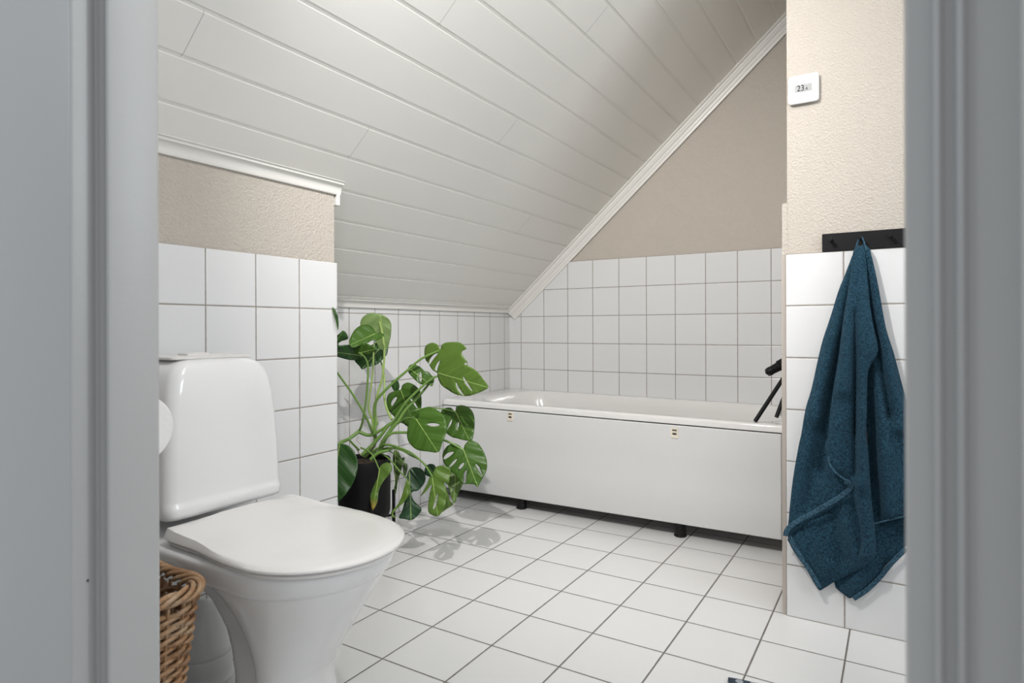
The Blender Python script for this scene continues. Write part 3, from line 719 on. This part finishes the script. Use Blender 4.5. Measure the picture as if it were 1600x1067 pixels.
leaf(A([(-40,480),(0,440),(60,405),(100,370),(125,352),(165,390),(184,440),(168,460),(105,480),(68,508),(80,530),(150,525),(130,560),(40,580),(-50,560)]), [], A([(0,540)])[0], A([(128,358)])[0], 2.22, 2.20, .3, 'dark')
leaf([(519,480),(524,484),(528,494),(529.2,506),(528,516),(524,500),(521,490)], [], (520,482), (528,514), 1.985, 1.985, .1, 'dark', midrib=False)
# big leaf, upper right
leaf(Bc([(455,172),(462,140),(480,115),(520,100),(580,95),(650,99),(695,125),(727,165),(690,185),(675,208),(690,240),(715,280),(738,305),(740,340),(790,368),(850,415),(900,480),(940,530),(954,570),(900,605),(810,640),(740,658),(650,650),(590,630),(530,592),(470,550),(440,500),(425,450),(420,418),(370,385),(330,320),(300,280),(288,220),(295,150),(330,115),(380,103),(420,120),(445,150)]),
     [Bc([(432,212),(385,228),(345,278),(333,332),(352,318),(388,265)]), Bc([(456,284),(425,312),(400,362),(400,388),(418,398),(432,345)]), Bc([(690,462),(704,470),(740,525),(790,608),(765,590),(712,525)]), Bc([(612,520),(626,525),(652,580),(700,650),(680,640),(635,590)]), Bc([(715,308),(730,312),(733,330),(718,338),(706,324)])],
     Bc([(430,420)])[0], Bc([(950,568)])[0], 2.30, 2.16, .15, 'bright', fold=.02)
leaf(Bc([(120,390),(125,350),(160,326),(205,335),(250,360),(290,397),(330,405),(360,440),(388,475),(385,515),(366,560),(335,540),(290,540),(250,535),(200,500),(150,450),(125,420)]), [Bc([(245,405),(232,440),(233,485),(250,515),(261,475),(257,425)])], Bc([(150,385)])[0], Bc([(370,555)])[0], 2.36, 2.32, -.2, 'mid')
leaf(P3([(345,410),(352,390),(375,378),(400,385),(422,402),(438,430),(440,490),(425,540),(390,568),(345,565),(308,530),(285,500),(279,455),(292,428),(325,415)]), [P3([(328,447),(315,449),(301,470),(303,488),(316,472)]), P3([(388,455),(398,458),(414,478),(424,500),(414,490)])], P3([(344,412)])[0], P3([(400,560)])[0], 2.48, 2.44, .2, 'mid')
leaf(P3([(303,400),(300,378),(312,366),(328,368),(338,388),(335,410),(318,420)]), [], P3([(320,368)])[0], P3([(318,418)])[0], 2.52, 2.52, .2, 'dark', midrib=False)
leaf(P3([(353,560),(362,540),(390,530),(410,540),(420,560),(400,585),(372,580)]), [], P3([(370,545)])[0], P3([(405,580)])[0], 2.36, 2.34, .2, 'mid', midrib=False)
leaf(P3([(530,516),(545,499),(575,494),(596,512),(602,490),(625,483),(660,494),(682,524),(687,570),(680,630),(668,648),(635,645),(602,636),(580,630),(550,605),(540,560)]), [P3([(582,548),(572,562),(563,590),(571,582),(580,565)]), P3([(614,560),(607,572),(606,590),(612,583)])], P3([(598,515)])[0], P3([(662,645)])[0], 2.40, 2.33, .1, 'mid')
leaf(P3([(375,600),(380,560),(400,545),(425,540),(428,508),(455,494),(485,491),(520,510),(545,535),(556,568),(554,615),(537,655),(520,700),(470,698),(420,690),(387,662),(374,632)]), [P3([(466,572),(480,567),(505,567),(526,574),(510,581),(485,581)])], P3([(415,547)])[0], P3([(515,698)])[0], 2.26, 2.19, .2, 'mid', fold=.018)
leaf(P3([(560,790),(600,775),(632,790),(634,840),(612,890),(598,930),(588,936),(578,910),(566,865),(556,830)]), [], P3([(600,778)])[0], P3([(590,934)])[0], 2.34, 2.28, -.2, 'bright')
leaf(P3([(635,690),(640,668),(665,646),(700,658),(725,692),(742,735),(743,780),(725,820),(706,852),(701,864),(686,851),(660,848),(645,848),(630,846),(605,815),(575,785),(548,758),(538,725),(541,700),(560,672),(590,660),(618,672)]),
     [P3([(592,699),(562,704),(543,726),(548,734),(572,720)]), P3([(604,731),(585,746),(567,769),(576,768),(598,747)]), P3([(638,748),(620,760),(608,784),(618,781),(634,764)]), P3([(652,784),(641,792),(633,818),(633,842),(645,842),(648,810)]), P3([(690,754),(708,770),(724,812),(715,803),(700,778)])], P3([(635,690)])[0], P3([(701,860)])[0], 2.24, 2.18, .1, 'mid', fold=.02)
leaf(P3([(455,800),(458,770),(478,755),(503,762),(508,790),(490,815),(470,812)]), [], P3([(470,760)])[0], P3([(500,810)])[0], 2.27, 2.27, .1, 'deep', midrib=False)
leaf(P3([(545,850),(560,880),(572,925),(588,942),(555,965),(535,975),(530,930),(535,880)]), [], P3([(548,855)])[0], P3([(570,950)])[0], 2.22, 2.22, .1, 'bright')
leaf(P3([(490,812),(498,785),(515,765),(545,764),(575,782),(573,815),(562,850),(545,838),(552,870),(556,900),(550,945),(538,975),(515,998),(490,992),(472,975),(473,930),(480,885),(488,850),(465,878),(436,905),(452,875),(468,845),(478,815)]), [P3([(516,892),(505,915),(494,960),(503,958),(514,925)])], P3([(490,815)])[0], P3([(516,995)])[0], 2.16, 2.12, .3, 'bright', fold=.03, label='young pale green leaf hanging down')
leaf(P3([(372,830),(375,800),(390,775),(420,771),(448,785),(460,820),(450,850),(425,878),(402,883),(393,895),(405,925),(430,950),(441,968),(420,998),(392,1016),(362,1010),(335,1004),(350,975),(362,930),(378,890),(385,860)]), [], P3([(385,805)])[0], P3([(392,1014)])[0], 2.34, 2.28, -.2, 'deep', fold=.02)
leaf(P3([(372,828),(386,845),(386,885),(366,925),(340,950),(320,970),(308,988),(322,1003),(308,1004),(299,990),(306,968),(330,945),(352,895),(362,855)]), [], P3([(374,828)])[0], P3([(305,998)])[0], 2.27, 2.24, .3, 'bright', midrib=False)
leaf(P3([(356,790),(354,765),(363,750),(375,758),(376,775),(368,808),(360,812)]), [], P3([(366,752)])[0], P3([(364,808)])[0], 2.36, 2.36, .1, 'dull', midrib=False)
leaf(P3([(308,740),(312,700),(322,690),(338,705),(348,728),(363,726),(350,775),(332,830),(322,892),(311,882),(318,835)]), [], P3([(320,694)])[0], P3([(318,888)])[0], 2.42, 2.42, .3, 'dull')
leaf(P3([(243,780),(258,757),(285,748),(302,762),(304,782),(290,805),(262,838),(242,880),(236,930),(216,968),(209,955),(203,920),(206,890),(222,850),(240,812)]), [], P3([(247,775)])[0], P3([(217,962)])[0], 2.22, 2.16, .4, 'bright', label='drooping leaf with a yellowed tip', mat='leaf_tip')
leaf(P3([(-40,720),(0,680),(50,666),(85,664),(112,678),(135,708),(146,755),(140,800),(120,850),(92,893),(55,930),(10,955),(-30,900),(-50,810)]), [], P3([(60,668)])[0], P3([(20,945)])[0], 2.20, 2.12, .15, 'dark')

def stalk(pts, d, r=.0042, mat='stem', name='leaf_stalk', sub=5):
    n = len(pts); ds = [d[0]+(d[1]-d[0])*i/(n-1) for i in range(n)] if len(d) == 2 else d
    rr = [r*(1.35-.5*i/(n-1)) for i in range(n)]
    b = MB(); b.tube([at(x, y, ds[i]) for i, (x, y) in enumerate(pts)], [q*.88 for q in rr], n=9, sub=sub); return b.build(name, M[mat], pm, ang=80)
rv = lambda l: list(reversed(l))
stalk(rv(P3([(20,280),(52,335),(120,430),(180,530),(210,600),(228,640)])), (2.40,2.2), .0042)
stalk(rv(P3([(150,240),(175,258),(192,300),(190,390),(180,490),(165,570),(150,605)])), (2.38,2.29), .0040)
stalk(rv(P3([(222,190),(218,240),(215,330),(200,440),(195,500),(212,550),(216,600)])), (2.40,2.34), .0036, 'stemlight')
stalk(rv(P3([(245,95),(262,170),(268,260),(258,360),(240,420),(228,480),(226,520),(235,575)])), (2.42,2.43), .0046, 'stemlight')
stalk(rv(P3([(252,280),(268,350),(268,440),(280,500),(303,550)])), (2.36,2.46), .0042, 'stemlight')
stalk(rv(P3([(523,230),(440,268),(380,318),(310,378),(240,450),(222,500),(225,590)])), (2.40,2.31), .0052)
stalk(rv(P3([(525,345),(490,360),(440,400),(370,468),(325,535),(300,590)])), (2.36,2.30), .0046)
stalk(rv(P3([(475,385),(420,450),(370,500),(330,560),(285,615),(262,665)])), (2.34,2.36), .0060)
stalk(rv(P3([(415,547),(390,542),(360,548),(330,570)])), (2.34,2.26), .0028)
stalk(rv(P3([(598,515),(540,500),(480,497),(400,510),(350,540),(300,600)])), (2.38,2.40), .0032)
stalk(rv(P3([(636,692),(580,660),(530,640),(470,622),(400,612),(310,612),(270,640),(250,670)])), (2.34,2.24), .0048)
stalk(rv(P3([(492,816),(460,765),(420,725),(380,698),(320,675),(270,668),(205,705)])), (2.38,2.155), .0040, 'stem')
stalk(rv(P3([(470,770),(430,735),(390,715),(340,688),(280,682),(215,712)])), (2.38,2.27), .0036)
stalk(rv(P3([(375,826),(340,790),(300,742),(262,712),(200,690)])), (2.38,2.28), .0030)
stalk(rv(P3([(366,756),(330,722),(290,695),(240,690)])), (2.40,2.36), .0024)
stalk(rv(P3([(243,778),(225,735),(200,700),(160,680)])), (2.32,2.225), .0030)
stalk(rv(P3([(45,670),(70,650),(100,642),(125,665),(150,690)])), (2.33,2.2), .0036)
stalk(P3([(150,605),(110,635),(70,658),(30,690)]), (2.38,2.3), .0060)
stalk(P3([(155,608),(200,622),(250,600),(300,565),(340,540)]), (2.38,2.36), .0058)
stalk(P3([(165,715),(215,665),(255,620),(290,575),(330,545)]), (2.36,2.36), .0064, name='stem')
stalk(P3([(175,722),(205,690),(225,650),(225,590),(235,560)]), (2.38,2.40), .0075, name='stem')
stalk(P3([(250,690),(262,655),(290,610),(330,560)]), (2.36,2.34), .0085, name='stem')
stalk(P3([(205,735),(240,705),(290,690),(320,670)]), (2.34,2.34), .0060, name='stem')
stalk(P3([(140,675),(150,705),(172,722)]), (2.33,2.36), .0018, 'root', name='aerial_root')
stalk(P3([(215,672),(200,695),(185,705)]), (2.33,2.36), .0016, 'root', name='aerial_root')
stalk(P3([(148,628),(140,645),(155,660),(160,668)]), (2.36,2.36), .0012, 'root', name='aerial_root')

# ------------------------------------------------------------------ bath mat corner
def mat_cloth():
    t = NT('blue_white_patterned_cloth'); co = t.coord(); v = t.n('ShaderNodeTexVoronoi'); v.inputs['Scale'].default_value = 45; t.t.links.new(co, v.inputs['Vector'])
    f = t.ramp(v.outputs[0], .35, .42); t.set(Base_Color=t.mix(f, (.45, .48, .52), (.035, .06, .09)), Roughness=.95, Normal=t.bump(t.noise(co, 300, 3), .6, .003)); return t.m
M['rug'] = mat_cloth()
b = MB(); c0 = Vector((-.347, 1.533, 0)); ex = Vector((.985, .17, 0)).normalized(); ey = Vector((.17, -.985, 0)).normalized(); rows_ = []
for i in range(21):
    rows_.append([c0+ex*.55*i/20+ey*.8*j/24+Vector((0,0,.0045+.0012*noise.noise(Vector((i*.6, j*.6, 0))))) for j in range(25)])
b.loft(rows_, cap0=False, cap1=False, closed=False); o = b.build('bath_mat', M['rug'], ang=80, mods=(('solid', .006),))
setp(o, 'blue and white patterned mat on the floor, only its corner in view', 'bath mat')

# ------------------------------------------------------------------ lights
def area(name, loc, rot, size, energy, col, shape='DISK', sy=None):
    l = bpy.data.lights.new(name, 'AREA'); l.shape = shape; l.size = size; l.energy = energy; l.color = col
    if sy: l.size_y = sy
    o = bpy.data.objects.new(name, l); C.objects.link(o); o.location = loc; o.rotation_euler = rot; return o
def lamp(name, loc, r, energy, col):
    l = bpy.data.lights.new(name, 'POINT'); l.shadow_soft_size = r; l.energy = energy; l.color = col
    o = bpy.data.objects.new(name, l); C.objects.link(o); o.location = loc; return o
def spot(loc, to, ang, energy, col, r=.016):
    l = bpy.data.lights.new('ceiling_and_fill_spot', 'SPOT'); l.spot_size = math.radians(ang); l.spot_blend = 1.; l.energy = energy; l.color = col; l.shadow_soft_size = r
    o = bpy.data.objects.new('ceiling_and_fill_spot', l); C.objects.link(o); o.location = loc
    o.rotation_euler = (Vector(to)-Vector(loc)).to_track_quat('-Z', 'Y').to_euler()
spot((-.70, .62, 1.975), (-1.15, 2.8, .85), 100, 80, (1, .965, .935))
spot((.15, .80, 2.32), (-1.15, 1.0, .30), 84, 22, (.96, .98, 1.), .03)  # fill spot added to brighten the toilet and near floor, no known fixture
lamp('ceiling_and_fill_spot', (-.25, .98, 2.28), .016, 2.8, (1, .97, .94))
lamp('ceiling_and_fill_spot', (.45, .85, 2.28), .016, 2.4, (1, .93, .88))
area('ceiling_fill', (.30, .90, 2.34), (0,0,0), .5, .5, (1, .97, .95))  # unseen soft fill, added overhead to lift the ambient light
area('front_fill', (.62, .48, 1.45), (PI/2+.05, 0, 0), .9, .35, (1, .98, .96), 'RECTANGLE', .3)  # unseen frontal fill, added to even the light on partition and back wall
area('window_daylight', (WX-.02, 1.2, 1.55), (0, PI/2, 0), .7, 7.8, (.86, .93, 1.), 'RECTANGLE', .8)
lamp('hallway_lamp', (-1.6, -.9, 1.7), .12, 13, (.80, .90, 1.))
w = bpy.data.worlds.new('hallway_light'); bpy.context.scene.world = w; w.use_nodes = True
w.node_tree.nodes['Background'].inputs[0].default_value = (.96, .98, 1.0, 1); w.node_tree.nodes['Background'].inputs[1].default_value = .33

# ------------------------------------------------------------------ camera
cam = bpy.data.cameras.new('camera'); co_ = bpy.data.objects.new('camera', cam); C.objects.link(co_)
cam.sensor_width = 36; cam.lens = FOC/1600*36; cam.clip_start = .01
cam.shift_y = -(533.5-CYP)/1600
co_.matrix_world = Matrix.Translation((0,0,CZ)) @ Matrix.Rotation(PSI, 4, 'Z') @ Matrix.Rotation(PI/2, 4, 'X') @ Matrix.Rotation(ROLL, 4, 'Z')
cam.dof.use_dof = True; cam.dof.focus_distance = 2.3; cam.dof.aperture_fstop = 5.6
s = bpy.context.scene; s.camera = co_
s.view_settings.view_transform = 'Standard'; s.view_settings.look = 'None'; s.view_settings.gamma = 1; s.view_settings.use_curve_mapping = False
s.view_settings.exposure = .84
